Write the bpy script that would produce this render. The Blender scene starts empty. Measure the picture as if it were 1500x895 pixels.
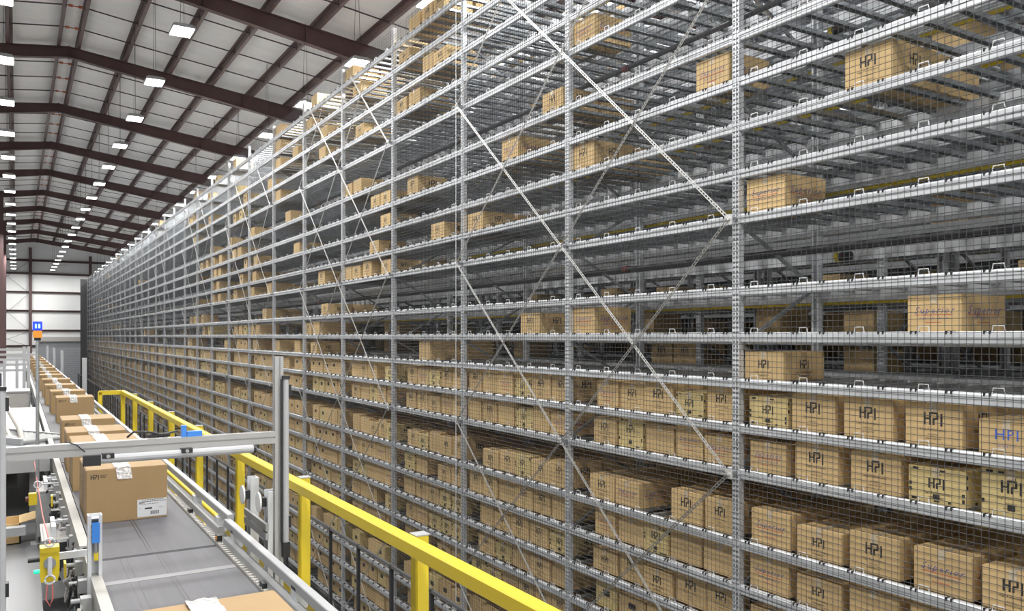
import bpy, bmesh, math, random
from mathutils import Vector, Matrix
random.seed(11)
S = bpy.context.scene
C = S.collection

# ------------------------------------------------------------------ camera, world, exposure
EYE = 6.8                                   # eye height above the hall floor
cam_d = bpy.data.cameras.new('camera'); cam = bpy.data.objects.new('camera', cam_d); C.objects.link(cam)
cam.location = (0, 0, EYE); cam.rotation_euler = (math.radians(90), 0, math.radians(-31.25))
cam_d.sensor_fit = 'HORIZONTAL'; cam_d.sensor_width = 36; cam_d.lens = 36 * 1195 / 1500
cam_d.shift_y = 44.5 / 1500; cam_d.clip_start = .05; cam_d.clip_end = 400
S.camera = cam
w = bpy.data.worlds.new('hall_air'); S.world = w; w.use_nodes = True
w.node_tree.nodes['Background'].inputs[0].default_value = (.9, .95, 1, 1)
w.node_tree.nodes['Background'].inputs[1].default_value = .3
S.view_settings.view_transform = 'Standard'; S.view_settings.look = 'None'
S.view_settings.gamma = 1; S.view_settings.use_curve_mapping = False
S.view_settings.exposure = 0.0
S.cycles.use_denoising = True
S.cycles.max_bounces = 8; S.cycles.diffuse_bounces = 5; S.cycles.glossy_bounces = 3
S.cycles.sample_clamp_indirect = 6
LAMP_WATT = 215.0                           # one high-bay fixture
LENS_GLOW = 9.0

# ------------------------------------------------------------------ materials
def mat(name, col, rough=.6, metal=0., var=.0, scale=8., bump=0., bscale=40., emit=0., stretch=(1, 1, 1), spec=.5, island=0.):
    m = bpy.data.materials.new(name); m.use_nodes = True
    nt = m.node_tree; b = nt.nodes['Principled BSDF']
    b.inputs['Base Color'].default_value = (*col, 1); b.inputs['Roughness'].default_value = rough
    b.inputs['Metallic'].default_value = metal; b.inputs['Specular IOR Level'].default_value = spec
    if emit:
        b.inputs['Emission Color'].default_value = (*col, 1); b.inputs['Emission Strength'].default_value = emit
    tc = None
    if var or bump:
        tc = nt.nodes.new('ShaderNodeTexCoord'); mp = nt.nodes.new('ShaderNodeMapping')
        nt.links.new(tc.outputs['Object'], mp.inputs[0]); mp.inputs['Scale'].default_value = stretch
    out = None
    if var:
        n = nt.nodes.new('ShaderNodeTexNoise'); n.inputs['Scale'].default_value = scale; n.inputs['Detail'].default_value = 5
        nt.links.new(mp.outputs[0], n.inputs['Vector'])
        r = nt.nodes.new('ShaderNodeValToRGB')
        r.color_ramp.elements[0].position = .3; r.color_ramp.elements[1].position = .7
        r.color_ramp.elements[0].color = (*[max(0, c * (1 - var)) for c in col], 1)
        r.color_ramp.elements[1].color = (*[min(1, c * (1 + var)) for c in col], 1)
        nt.links.new(n.outputs[0], r.inputs[0]); out = r.outputs[0]
        nt.links.new(out, b.inputs['Base Color'])
    if island:
        g = nt.nodes.new('ShaderNodeNewGeometry'); oi = nt.nodes.new('ShaderNodeObjectInfo')
        ad = nt.nodes.new('ShaderNodeMath'); ad.operation = 'ADD'
        nt.links.new(g.outputs['Random Per Island'], ad.inputs[0]); nt.links.new(oi.outputs['Random'], ad.inputs[1])
        fr = nt.nodes.new('ShaderNodeMath'); fr.operation = 'FRACT'; nt.links.new(ad.outputs[0], fr.inputs[0])
        mr = nt.nodes.new('ShaderNodeMapRange'); mr.inputs['To Min'].default_value = 1 - island; mr.inputs['To Max'].default_value = 1 + island
        nt.links.new(fr.outputs[0], mr.inputs['Value'])
        hs = nt.nodes.new('ShaderNodeHueSaturation'); nt.links.new(mr.outputs[0], hs.inputs['Value'])
        if out: nt.links.new(out, hs.inputs['Color'])
        else: hs.inputs['Color'].default_value = (*col, 1)
        nt.links.new(hs.outputs[0], b.inputs['Base Color'])
    if bump:
        n2 = nt.nodes.new('ShaderNodeTexNoise'); n2.inputs['Scale'].default_value = bscale; n2.inputs['Detail'].default_value = 4
        nt.links.new(mp.outputs[0], n2.inputs['Vector'])
        bp = nt.nodes.new('ShaderNodeBump'); bp.inputs['Strength'].default_value = bump; bp.inputs['Distance'].default_value = .02
        nt.links.new(n2.outputs[0], bp.inputs['Height']); nt.links.new(bp.outputs[0], b.inputs['Normal'])
    return m

M = {}
M['galv'] = mat('galvanised_steel', (.66, .68, .71), .40, .28, .12, 6, stretch=(1, .6, 1))
M['galv_dark'] = mat('galvanised_channel', (.37, .39, .41), .3, .6, .2, 9)
M['strap_shaded'] = mat('shaded_strap_steel', (.19, .185, .175), .45, .3, .35, 30, stretch=(1, 3, 3))  # darker copy of the strap steel, standing in for shade
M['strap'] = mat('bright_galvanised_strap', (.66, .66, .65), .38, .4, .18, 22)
M['net'] = mat('dark_net_wire', (.045, .047, .052), .6)
M['white_wire'] = mat('white_coated_wire', (.85, .85, .85), .4)
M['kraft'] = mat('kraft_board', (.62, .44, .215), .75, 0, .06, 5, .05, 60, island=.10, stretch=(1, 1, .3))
M['kraft_belt'] = mat('tan_board', (.33, .22, .105), .75, 0, .05, 5, .05, 60, stretch=(1, 1, .3))  # tan board, darkened further to offset strong light over the belt
M['kraft_pale'] = mat('pale_kraft_board', (.64, .50, .23), .75, 0, .07, 6, .05, 60, island=.08)
M['ink'] = mat('black_print', (.035, .032, .03), .7)
M['ink_blue'] = mat('violet_print', (.10, .09, .30), .7)
M['ink_bright'] = mat('bright_blue_print', (.06, .14, .62), .7)
M['ink_red'] = mat('red_print', (.55, .06, .05), .7)
M['tape'] = mat('clear_packing_tape', (.62, .52, .38), .18, 0, .1, 30, .35, 45)
M['tape_shiny'] = mat('crumpled_clear_tape', (.80, .79, .77), .10, .3, .25, 60, 1.0, 55)
M['paper'] = mat('white_label_paper', (.62, .63, .65), .6)
M['paint_brown'] = mat('red_brown_steel_paint', (.085, .045, .045), .5, 0, .12, 3)
M['purlin'] = mat('brown_purlin_paint', (.12, .075, .072), .45, 0, .15, 3)
M['rod'] = mat('dark_rod', (.05, .035, .035), .5)
M['rust'] = mat('orange_clip', (.42, .12, .05), .6)
M['insul'] = mat('white_vinyl_insulation', (.86, .85, .83), .55, 0, .04, 1.2, .55, 2.2, stretch=(.5, 2.4, 1))
M['wall'] = mat('white_wall_panel', (.80, .81, .81), .6, 0, .04, .6, .25, 1.3, stretch=(1, 1, .3))
M['floor'] = mat('sealed_concrete', (.40, .41, .42), .4, 0, .06, .8)
M['deck'] = mat('pale_grey_deck_coating', (.185, .19, .20), .38, 0, .05, 1.5)
M['yellow'] = mat('safety_yellow_paint', (.68, .52, .025), .42, 0, .03, 4)
M['yellow_dim'] = mat('yellow_busbar', (.62, .47, .02), .5)
M['belt'] = mat('grey_belt', (.092, .092, .102), .6, 0, .10, 3, .08, 90, stretch=(6, .4, 1))
M['belt_band'] = mat('pale_belt_lacing', (.18, .18, .185), .5, 0, .08, 8)
M['alu'] = mat('anodised_aluminium', (.42, .42, .42), .36, .3, .05, 3)
M['rail'] = mat('pale_grey_guard_rail', (.38, .39, .40), .45, .1, .05, 4)
M['cream'] = mat('cream_side_channel', (.40, .39, .36), .5, 0, .06, 5)
M['ctl'] = mat('grey_control_enclosure', (.36, .37, .37), .45, 0, .05, 5)
M['ctl_top'] = mat('pale_enclosure_lid', (.40, .385, .365), .5, 0, .05, 12)
M['black'] = mat('black_plastic', (.02, .02, .022), .45)
M['fence'] = mat('black_fence_paint', (.03, .03, .032), .5)
M['fence_rail'] = mat('grey_fence_rail', (.14, .14, .145), .45, .2)
M['blue'] = mat('blue_sensor_body', (.05, .24, .72), .35)
M['blue_wire'] = mat('blue_cable', (.05, .06, .30), .5)
M['red_wire'] = mat('red_pull_cord', (.65, .16, .15), .5)
M['red'] = mat('red_coupling', (.13, .035, .03), .5)
M['pipe'] = mat('black_steel_pipe', (.045, .045, .05), .45, .2)
M['white'] = mat('white_plastic', (.42, .43, .445), .4)
M['bed'] = mat('pale_conveyor_bed', (.33, .34, .36), .4, 0, .05, 2)
M['beige'] = mat('beige_tube', (.50, .48, .43), .45)
M['door'] = mat('grey_roller_door', (.30, .315, .335), .5, 0, .04, 3)
M['navy'] = mat('dark_screen', (.03, .045, .08), .4)
M['lens'] = mat('lamp_lens', (1, .985, .96), .4, emit=LENS_GLOW)
M['led_blue'] = mat('blue_lit_lens', (.01, .035, .95), .3, emit=1.1)
M['led_amber'] = mat('amber_lens', (.80, .30, .03), .35)
M['led_green'] = mat('green_lit_lens', (.02, .62, .40), .3, emit=.9)
M['mirror'] = mat('white_reflector', (.80, .81, .83), .25)

# ------------------------------------------------------------------ mesh helpers
class MB:
    def __init__(s): s.v = []; s.f = []; s.m = []
    def add(s, vs, fs, mi=0):
        o = len(s.v); s.v += [tuple(p) for p in vs]
        for f in fs: s.f.append([i + o for i in f]); s.m.append(mi)
    def box(s, x0, x1, y0, y1, z0, z1, mi=0):
        s.add([(x0,y0,z0),(x1,y0,z0),(x1,y1,z0),(x0,y1,z0),(x0,y0,z1),(x1,y0,z1),(x1,y1,z1),(x0,y1,z1)],
              [(3,2,1,0),(4,5,6,7),(0,1,5,4),(1,2,6,5),(2,3,7,6),(3,0,4,7)], mi)
        return s
    def ext(s, prof, axis, a, b, mi=0):
        """closed polygon prof swept straight along an axis; prof pairs are the two other axes in x,y,z order"""
        n = len(prof)
        def p3(p, t): return (t, p[0], p[1]) if axis == 'x' else (p[0], t, p[1]) if axis == 'y' else (p[0], p[1], t)
        vs = [p3(p, a) for p in prof] + [p3(p, b) for p in prof]
        fs = [(i, (i + 1) % n, n + (i + 1) % n, n + i) for i in range(n)] + [tuple(range(n - 1, -1, -1)), tuple(range(n, 2 * n))]
        s.add(vs, fs, mi); return s
    def tube(s, pts, r, n=6, mi=0, closed=False):
        P = [Vector(p) for p in pts]; rings = []
        for i, p in enumerate(P):
            if closed: d = P[(i + 1) % len(P)] - P[i - 1]
            else: d = P[min(i + 1, len(P) - 1)] - P[max(i - 1, 0)]
            d.normalize()
            a = Vector((0, 0, 1)) if abs(d.z) < .9 else Vector((1, 0, 0))
            u = d.cross(a).normalized(); v = d.cross(u).normalized()
            rr = r[i] if isinstance(r, (list, tuple)) else r
            rings.append([p + (u * math.cos(2 * math.pi * (k + .5) / n) + v * math.sin(2 * math.pi * (k + .5) / n)) * rr for k in range(n)])
        vs = [q for R in rings for q in R]; fs = []
        m = len(P); last = m if closed else m - 1
        for i in range(last):
            j = (i + 1) % m
            for k in range(n): fs.append((i*n+k, i*n+(k+1)%n, j*n+(k+1)%n, j*n+k))
        if not closed: fs += [tuple(range(n-1, -1, -1)), tuple(range((m-1)*n, m*n))]
        s.add(vs, fs, mi); return s
    def disc(s, c, axis, r, h, n=16, mi=0):
        c = Vector(c); d = {'x': Vector((1,0,0)), 'y': Vector((0,1,0)), 'z': Vector((0,0,1))}[axis]
        return s.tube([c, c + d * h], r, n, mi)
    def beam(s, a, b, wd, th, up=(1, 0, 0), mi=0):
        """rectangular bar from a to b; wd across, th along 'up'"""
        a, b = Vector(a), Vector(b); d = (b - a).normalized(); u = Vector(up)
        u = (u - d * u.dot(d)).normalized(); v = d.cross(u)
        vs = [p + u * th * i / 2 + v * wd * j / 2 for p in (a, b) for i, j in ((-1,-1),(1,-1),(1,1),(-1,1))]
        s.add(vs, [(3,2,1,0),(4,5,6,7),(0,1,5,4),(1,2,6,5),(2,3,7,6),(3,0,4,7)], mi); return s
    def mesh(s, name, mats, smooth=False):
        me = bpy.data.meshes.new(name); me.from_pydata(s.v, [], s.f)
        for m in (mats if isinstance(mats, (list, tuple)) else [mats]): me.materials.append(m)
        if any(s.m): me.polygons.foreach_set('material_index', s.m)
        bm = bmesh.new(); bm.from_mesh(me); bmesh.ops.recalc_face_normals(bm, faces=bm.faces); bm.to_mesh(me); bm.free()
        if smooth: me.polygons.foreach_set('use_smooth', [True] * len(me.polygons))
        me.update(); return me

def obj(name, me, parent=None, loc=(0, 0, 0), rot=(0, 0, 0), scale=(1, 1, 1), stuff=False):
    o = bpy.data.objects.new(name, me); C.objects.link(o)
    o.location = loc; o.rotation_euler = rot; o.scale = scale
    if parent: o.parent = parent
    if stuff: o['kind'] = 'stuff'
    return o
def part(name, mb, mats, parent=None, loc=(0, 0, 0), stuff=False, smooth=False, **k):
    return obj(name, mb.mesh(name, mats, smooth), parent, loc, stuff=stuff, **k)
def tag(o, label, cat, group=None):
    o['label'] = label; o['category'] = cat
    if group: o['group'] = group
    return o
def thing(name, label, cat, loc=(0, 0, 0), group=None, rz=0):
    o = bpy.data.objects.new(name, None); C.objects.link(o); o.location = loc; o.rotation_euler = (0, 0, rz)
    o.empty_display_size = .2
    return tag(o, label, cat, group)
def struct(o): o['kind'] = 'structure'; return o
NUM = ['zeroth','first','second','third','fourth','fifth','sixth','seventh','eighth','ninth','tenth','eleventh','twelfth','thirteenth',
       'fourteenth','fifteenth','sixteenth','seventeenth','eighteenth','nineteenth','twentieth','twenty-first','twenty-second','twenty-third',
       'twenty-fourth','twenty-fifth','twenty-sixth','twenty-seventh','twenty-eighth','twenty-ninth','thirtieth']

# ------------------------------------------------------------------ building shell
XL, XR, YB, YE = -10.0, 30.0, -14.0, 104.0
RX, RZ, SL = 1.57, EYE + 9.7, .1277         # ridge line and roof slope (underside of rafters)
DECK = EYE - 2.03
part_floor = struct(part('floor', MB().box(XL, XR, YB, YE, -.2, 0), M['floor']))
dk = MB(); dk.box(XL, 1.80, YB, YE, DECK - .3, DECK)
mezz = struct(part('floor_mezzanine', dk, M['deck']))
ed = MB(); ed.box(1.80, 1.82, YB, YE, DECK - .32, DECK + .1)
part('edge_plate', ed, M['galv_dark'], mezz)
def roof_z(x): return RZ - SL * abs(x - RX)
CLX = [RX - .27 - 1.52 * k for k in range(7, -1, -1)] + [RX + .27 + 1.52 * k for k in range(0, 19)]
# ceiling blanket sags a little between purlins
mb = MB(); ny = 60; xs = []
for a, b in zip(CLX[:-1], CLX[1:]):
    for t in (0, .17, .5, .83): xs.append((a + (b - a) * t, [0, .05, .09, .05][[0, .17, .5, .83].index(t)]))
xs.append((CLX[-1], 0)); xs = [(XL - .2, 0)] + xs + [(XR + .2, 0)]
ys = [YB + (YE - YB) * i / ny for i in range(ny + 1)]
vs = [(x, y, roof_z(x) + .84 - s) for y in ys for x, s in xs]; nx = len(xs)
mb.add(vs, [(i * nx + j, i * nx + j + 1, (i + 1) * nx + j + 1, (i + 1) * nx + j) for i in range(ny) for j in range(nx - 1)])
ceil = struct(part('ceiling', mb, M['insul'], smooth=True))
# rafters: tapered I-sections, shallow at the ridge
RY = [33 + 8.3 * k for k in range(-5, 9)]
def rafter_mesh():
    m = MB()
    for sx, xe in ((-1, XL), (1, XR)):
        L = abs(xe - RX); z1 = -SL * L
        d0, d1 = .36, .36 + .028 * L
        top0, top1 = .58, z1 + .58
        a, b = RX, xe
        def slab(zb0, zt0, zb1, zt1, y0, y1):
            m.add([(a, y0, zb0), (b, y0, zb1), (b, y1, zb1), (a, y1, zb0), (a, y0, zt0), (b, y0, zt1), (b, y1, zt1), (a, y1, zt0)],
                  [(3,2,1,0),(4,5,6,7),(0,1,5,4),(1,2,6,5),(2,3,7,6),(3,0,4,7)])
        slab(top0 - d0, top0, top1 - d1, top1, -.01, .01)
        slab(top0 - .02, top0, top1 - .02, top1, -.11, .11)
        slab(top0 - d0 - .02, top0 - d0, top1 - d1 - .02, top1 - d1, -.11, .11)
        for x in (3, 6, 9, 12, 15, 18, 21):
            xx = RX + sx * x
            if x < L: m.box(xx - .008, xx + .008, -.1, .1, -SL * x + .58 - .36 - .028 * x, -SL * x + .56)
    m.box(RX - .012, RX + .012, -.13, .13, .16, .60)
    return m.mesh('rafter', M['paint_brown'])
rm = rafter_mesh()
for y in RY: obj('rafter', rm, ceil, (0, y, RZ))
pz = MB(); pz.ext([(-.10, .25), (-.095, .25), (.004, .25), (.004, .01), (.10, .01), (.10, .0), (-.004, 0), (-.004, .24), (-.10, .24)], 'y', YB, YE)
pm = pz.mesh('purlin', M['purlin'])
for x in CLX: obj('purlin', pm, ceil, (x, 0, roof_z(x) + .58), (0, 0, 0), (1 if x > RX else -1, 1, 1))
rodm = MB(); rodm.beam((XL, 0, -SL * (RX - XL)), (RX - .27, 0, -.03), .035, .03, (0, 1, 0)); rodm.beam((RX + .27, 0, -.03), (XR, 0, -SL * (XR - RX)), .035, .03, (0, 1, 0))
rodm.beam((RX - .3, 0, -.03), (RX + .3, 0, -.03), .02, .02, (0, 1, 0))
for x in CLX: rodm.box(x - .02, x + .02, -.02, .02, -SL * abs(x - RX) - .05, -SL * abs(x - RX) + .12)
rodm = rodm.mesh('sag_rod', M['rod'])
cm = MB(); cm.box(-.20, -.08, -.04, .04, -.06, .0); cm.box(.08, .20, -.04, .04, -.06, 0); cm.box(-.08, .08, -.015, .015, -.045, -.02)
cm = cm.mesh('ridge_clip', M['rust'])
for y in RY:
    for k in (1, 2, 3):
        yy = y + 8.3 * k / 4
        if yy < YE:
            r = obj('sag_rod', rodm, ceil, (0, yy, RZ + .62)); obj('ridge_clip', cm, r, (RX, 0, 0))
# walls
struct(part('wall_left', MB().box(XL - .2, XL, YB, YE, 0, RZ), M['wall']))
struct(part('wall_right', MB().box(XR, XR + .2, YB, YE, 0, RZ - 2), M['wall']))
struct(part('wall_back', MB().box(XL, XR, YB - .2, YB, 0, RZ + .8), M['wall']))
wf = struct(part('wall_far', MB().box(XL, XR, YE, YE + .2, 0, RZ + .9), M['wall']))
for z in (8.2, 6.75, 4.7, 2.65, .5, -1.2):
    part('girt', MB().ext([(YE - .22, -.02), (YE, -.02), (YE, .2), (YE - .22, .2), (YE - .22, .17), (YE - .03, .17), (YE - .03, .01), (YE - .22, .01)], 'x', XL, XR), M['paint_brown'], wf, (0, 0, EYE + z))
for x in (1.25, 7.1, 14, -6):
    m = MB(); m.box(-.15, .15, YE - .42, YE - .40, 0, roof_z(x)); m.box(-.15, .15, YE - .24, YE - .22, 0, roof_z(x)); m.box(-.01, .01, YE - .40, YE - .24, 0, roof_z(x))
    part('wind_column', m, M['paint_brown'], wf, (x, 0, 0))
m = MB()
for z0, z1 in ((8.2, 4.7), (4.7, .5), (.5, -1.2)):
    m.beam((-3, YE - .3, EYE + z0), (1.2, YE - .3, EYE + z1), .03, .03, (0, 1, 0)); m.beam((-3, YE - .3, EYE + z1), (1.2, YE - .3, EYE + z0), .03, .03, (0, 1, 0))
part('wall_brace', m, M['rod'], wf)
# roller door in the far wall
dm = MB()
for k in range(26): dm.box(2.1, 6.05, YE - .30, YE - .27 + .008 * (k % 2), k * .24, k * .24 + .23)
dr = struct(part('door_1', dm, M['door']))
part('door_housing', MB().box(1.95, 6.2, YE - .62, YE - .25, EYE - .62, EYE - .12), M['ctl_top'], dr)
for x in (2.0, 6.05): part('door_guide', MB().box(x, x + .12, YE - .34, YE - .22, 0, EYE - .62), M['ctl_top'], dr)
# inner building columns along the left
for y in (RY[5] + 16.6, RY[5] + 33.2, RY[5] + 49.8):
    m = MB(); m.box(-.16, .16, -.18, -.155, 0, 1); m.box(-.16, .16, .155, .18, 0, 1); m.box(-.012, .012, -.155, .155, 0, 1)
    struct(obj('trim_column', m.mesh('trim_column', M['paint_brown']), None, (-.95, y, DECK), scale=(1, 1, roof_z(-.95) + .22 - DECK)))

# ------------------------------------------------------------------ high-bay lights
LZ = EYE + 7.0
hb = MB(); hb.box(-.24, .24, -.33, .33, .03, .085); hb.box(-.10, .10, -.22, .22, .085, .15)
for k in range(9): hb.box(-.2, .2, -.30 + k * .07, -.29 + k * .07, .085, .12)
hbm = hb.mesh('housing', M['white'])
lm = MB().box(-.22, .22, -.31, .31, .012, .03).mesh('lens', M['lens'])
lamp_data = bpy.data.lights.new('lamp_glow', 'AREA'); lamp_data.shape = 'RECTANGLE'; lamp_data.size = .44; lamp_data.size_y = .62
lamp_data.energy = LAMP_WATT; lamp_data.color = (1, .985, .96)
rows = [(-.30, 'row left of the roof ridge'), (3.26, 'row right of the roof ridge'), (7.5, 'row over the rack front'),
        (11.8, 'second row over the racks'), (16.1, 'third row over the racks')]
wires = {}
for rx_, nm in rows:
    top = roof_z(rx_) + .58 - LZ
    wm = MB()
    for y in (-.25, .25): wm.tube([(0, y, .12), (0, y * .2, top)], .006, 4)
    wm = wm.mesh('hanging_wire', M['rod'])
    for k in range(-7, 19):
        y = 20.06 + 4.43 * k
        t = thing('high_bay_light', f'white rectangular high-bay light, {NUM[19 - k]} from far wall, {nm}', 'ceiling light', (rx_, y, LZ), 'high-bay lights hung in rows')
        obj('housing', hbm, t); obj('lens', lm, t); obj('hanging_wire', wm, t)
        a = bpy.data.objects.new('lamp_glow', lamp_data); C.objects.link(a); a.parent = t; a.location = (0, 0, .005)

# ------------------------------------------------------------------ storage rack
D = 6.6; RD = 1.36
LEV = [5.92, 5.42, 4.94, 4.45, 3.97, 3.21, 2.72, 2.24, 1.735, 1.25, .475, -.015, -.51, -.99, -1.475, -2.23, -2.71, -3.19, -3.67, -4.16, -4.92, -5.41, -5.89, -6.37]
LEVZ = [EYE + z + .052 for z in LEV]         # beam tops
def px_y(x, X=D): return ((1397.7 * X) / (x - 25) - X * .51877) / .85491
posts_px = [1078, 831, 677, 575, 501, 444.5, 400, 364]
PY = [px_y(x) for x in posts_px]
while PY[-1] < 99: PY.append(PY[-1] + 3.055)
PY = [PY[0] - 6.2, PY[0] - 3.12] + PY
NB = len(PY) - 1                             # bay 1 is the big bay at the right of the picture, bay 0 lies outside
TOPZ = EYE + 6.33
P0 = 3.065
BEAM = [(.012, 0), (0, -.016), (0, -.050), (.008, -.058), (.008, -.094), (.014, -.104), (.05, -.104), (.05, 0)]
def beam_tpl(x, w, flip=False):
    return MB().ext([((x - p[0]) if flip else (x + p[0]), p[1]) for p in BEAM], 'y', 0, w)
def chan(mb, y, z, x0=.05, x1=RD - .02):
    """shallow support channel, open at the bottom, with two dark hooks over the front beam"""
    mb.ext([(y - .035, z - .045), (y - .035, z - .004), (y + .035, z - .004), (y + .035, z - .045), (y + .029, z - .045), (y + .029, z - .012), (y - .029, z - .012), (y - .029, z - .045)], 'x', x0, x1)
def hook(mb, y, z, mi=0):
    for s in (-.022, .022): mb.box(-.006, .055, y + s - .006, y + s + .006, z - .022, z + .006, mi)
CH = 10
def chan_ys(w): return [w * (i + .5) / CH for i in range(CH)]
BL = 5
def bail_ys(w): return [w * (i + .62) / BL for i in range(BL)]
def bail(mb, y, z): mb.tube([(.02, y - .055, z - .02), (.02, y - .042, z + .045), (.02, y + .042, z + .045), (.02, y + .055, z - .02)], .0055, 4)
def perforated(w, h, cols, pitch, hole, depth_th):
    """upright facing -x, y from -w/2..w/2, with rows of real holes"""
    m = MB(); yb = [-w / 2]
    for c in cols: yb += [c - hole / 2, c + hole / 2]
    yb.append(w / 2); n = int(h / pitch); zb = []
    for i in range(n): zb += [i * pitch, i * pitch + pitch - hole * 1.25]
    zb.append(n * pitch); zb.append(h)
    ncol = len(yb); V = [(0, y, z) for z in zb for y in yb]; F = []
    for r in range(len(zb) - 1):
        for c in range(ncol - 1):
            if r % 2 == 1 and c % 2 == 1 and r < 2 * n: continue
            F.append((r * ncol + c, r * ncol + c + 1, (r + 1) * ncol + c + 1, (r + 1) * ncol + c))
    m.add(V, F)
    d = depth_th
    m.box(.001, d, -w / 2, -w / 2 + .006, 0, h); m.box(.001, d, w / 2 - .006, w / 2, 0, h)
    m.box(d - .004, d, -w / 2, w / 2, 0, h)  # back plate added to block light, keeping the holes dark
    return m
post_front = perforated(.092, TOPZ, (-.022, .022), .05, .021, .075).mesh('post', M['galv'])
post_back = MB().ext([(0, -.05), (.08, -.05), (.08, .05), (0, .05), (0, .02), (.05, .02), (.05, -.02), (0, -.02)], 'z', 0, TOPZ - .25).mesh('post_rear', M['galv'])
post_back.name = 'post'
def frame_nodes():
    z = .2; out = []; k = 0
    while z + .65 < TOPZ - .3:
        out.append(((.08, z), (RD - .08, z + .65)) if k % 2 == 0 else ((RD - .08, z), (.08, z + .65))); z += .65; k += 1
    return out
FN = frame_nodes()
def frame_bar(mb, a, b, y=0): mb.beam((a[0], y, a[1]), (b[0], y, b[1]), .035, .03, (0, 1, 0))

rackA = thing('storage_rack', 'long galvanised front rack with netted face, beside the yellow railing', 'rack', (D, PY[0], 0))
Y0 = PY[0]
beam_m = beam_tpl(0, P0).mesh('beam', M['galv'])
ind_beam = set(); rest_beam = MB()
for b in range(NB):
    wd = PY[b + 1] - PY[b]
    for li, z in enumerate(LEVZ):
        if 1 <= b <= 13 and len(ind_beam) < 298 and not (li >= 20 and b < 3):
            ind_beam.add((b, li)); obj('beam', beam_m, rackA, (0, PY[b] - Y0, z), scale=(1, wd / P0, 1))
        else: rest_beam.ext([(p[0], z + p[1]) for p in BEAM], 'y', PY[b] - Y0, PY[b + 1] - Y0)
        rest_beam.box(RD - .05, RD, PY[b] - Y0, PY[b + 1] - Y0, z - .10, z)
part('distant_beam', rest_beam, M['galv'], rackA, stuff=True)
cmesh = MB(); chan(cmesh, 0, 0); hook(cmesh, 0, 0, 1); cmesh = cmesh.mesh('support_channel', [M['galv_dark'], M['black']])
bmesh_ = MB(); bail(bmesh_, 0, 0); bmesh_ = bmesh_.mesh('bail', M['white_wire'])
rest_ch = MB(); rest_bl = MB(); nch = nbl = 0
for b in range(NB):
    wd = PY[b + 1] - PY[b]
    for li, z in enumerate(LEVZ):
        for y in chan_ys(wd):
            yy = PY[b] - Y0 + y
            if (b == 1 and li < 20 or b == 2 and li < 13) and nch < 300: nch += 1; obj('support_channel', cmesh, rackA, (0, yy, z))
            else:
                chan(rest_ch, yy, z)
                if b < 7: hook(rest_ch, yy, z, 1)
        for y in bail_ys(wd):
            yy = PY[b] - Y0 + y
            if 1 <= b <= 4 and li < 19 and nbl < 300: nbl += 1; obj('bail', bmesh_, rackA, (0, yy, z))
            elif b < 16: bail(rest_bl, yy, z)
part('distant_channel', rest_ch, [M['galv_dark'], M['black']], rackA, stuff=True)
part('distant_bail', rest_bl, M['white_wire'], rackA, stuff=True)
rest_fr = MB()
for i, y in enumerate(PY):
    obj('post', post_front, rackA, (-.004, y - Y0, 0)); obj('post', post_back, rackA, (RD - .08, y - Y0, 0))
    for a, b in FN:
        if 1 <= i <= 5:
            m = MB(); frame_bar(m, a, b); part('frame_brace', m, M['galv_dark'], rackA, (0, y - Y0, 0))
        else: frame_bar(rest_fr, a, b, y - Y0)
part('distant_brace', rest_fr, M['galv_dark'], rackA, stuff=True)
# crossed straps on pairs of bays
PH = 2.715
SLEN = math.hypot(P0, PH)
sm = MB(); nrow = int(SLEN / .05)
ybk = [0]
for i in range(nrow): ybk += [i * SLEN / nrow + .016, (i + 1) * SLEN / nrow]
zb = [-.020, -.008, .008, .020]; V = [(0, y, z) for y in ybk for z in zb]; F = []
for r in range(len(ybk) - 1):
    for c in range(3):
        if r % 2 == 1 and c == 1: continue
        F.append((r * 4 + c, r * 4 + c + 1, (r + 1) * 4 + c + 1, (r + 1) * 4 + c))
sm.add(V, F); sm.add([(.006, y, z) for y, z in ((0, -.017), (SLEN, -.017), (SLEN, -.015), (0, -.015))], [(0, 1, 2, 3)])
sm.box(.0005, .012, 0, SLEN, -.017, -.015)
strap_m = sm.mesh('cross_strap', M['strap']); strap_d = strap_m.copy(); strap_d.materials[0] = M['strap_shaded']
NODES = [EYE + 3.97 + PH, EYE + 3.97, EYE + 1.25, EYE - 1.475, EYE - 4.16, EYE - 6.7]
gm = MB().box(-.004, 0, -.045, .045, -.05, .05)
gm.tube([(-.02, 0, 0), (0, 0, 0)], .018, 6); gm = gm.mesh('gusset_plate', M['strap'])
def strap(y0, z0, y1, z1, x):   # rising towards the back: bright; rising towards the front: shade put into the colour
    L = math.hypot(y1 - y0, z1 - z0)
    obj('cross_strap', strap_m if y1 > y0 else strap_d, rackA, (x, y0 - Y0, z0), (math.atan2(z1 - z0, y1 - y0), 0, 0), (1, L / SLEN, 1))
for b in range(1, NB):
    if (b - 2) % 3 == 2: continue
    if b == 1: continue
    if PY[b] > 90: continue
    for k in range(5):
        zt, zbm = NODES[k], NODES[k + 1]
        ya, yb = PY[b], PY[b + 1]
        if k == 0: yb_ = ya; zt2 = LEVZ[0] - .05
        if k == 0:
            f = (LEVZ[0] - .05 - zbm) / (zt - zbm)
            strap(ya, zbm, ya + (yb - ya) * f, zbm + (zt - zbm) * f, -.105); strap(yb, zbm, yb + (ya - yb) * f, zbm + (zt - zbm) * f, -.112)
        else:
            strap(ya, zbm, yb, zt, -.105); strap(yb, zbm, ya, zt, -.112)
done = set()
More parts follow.
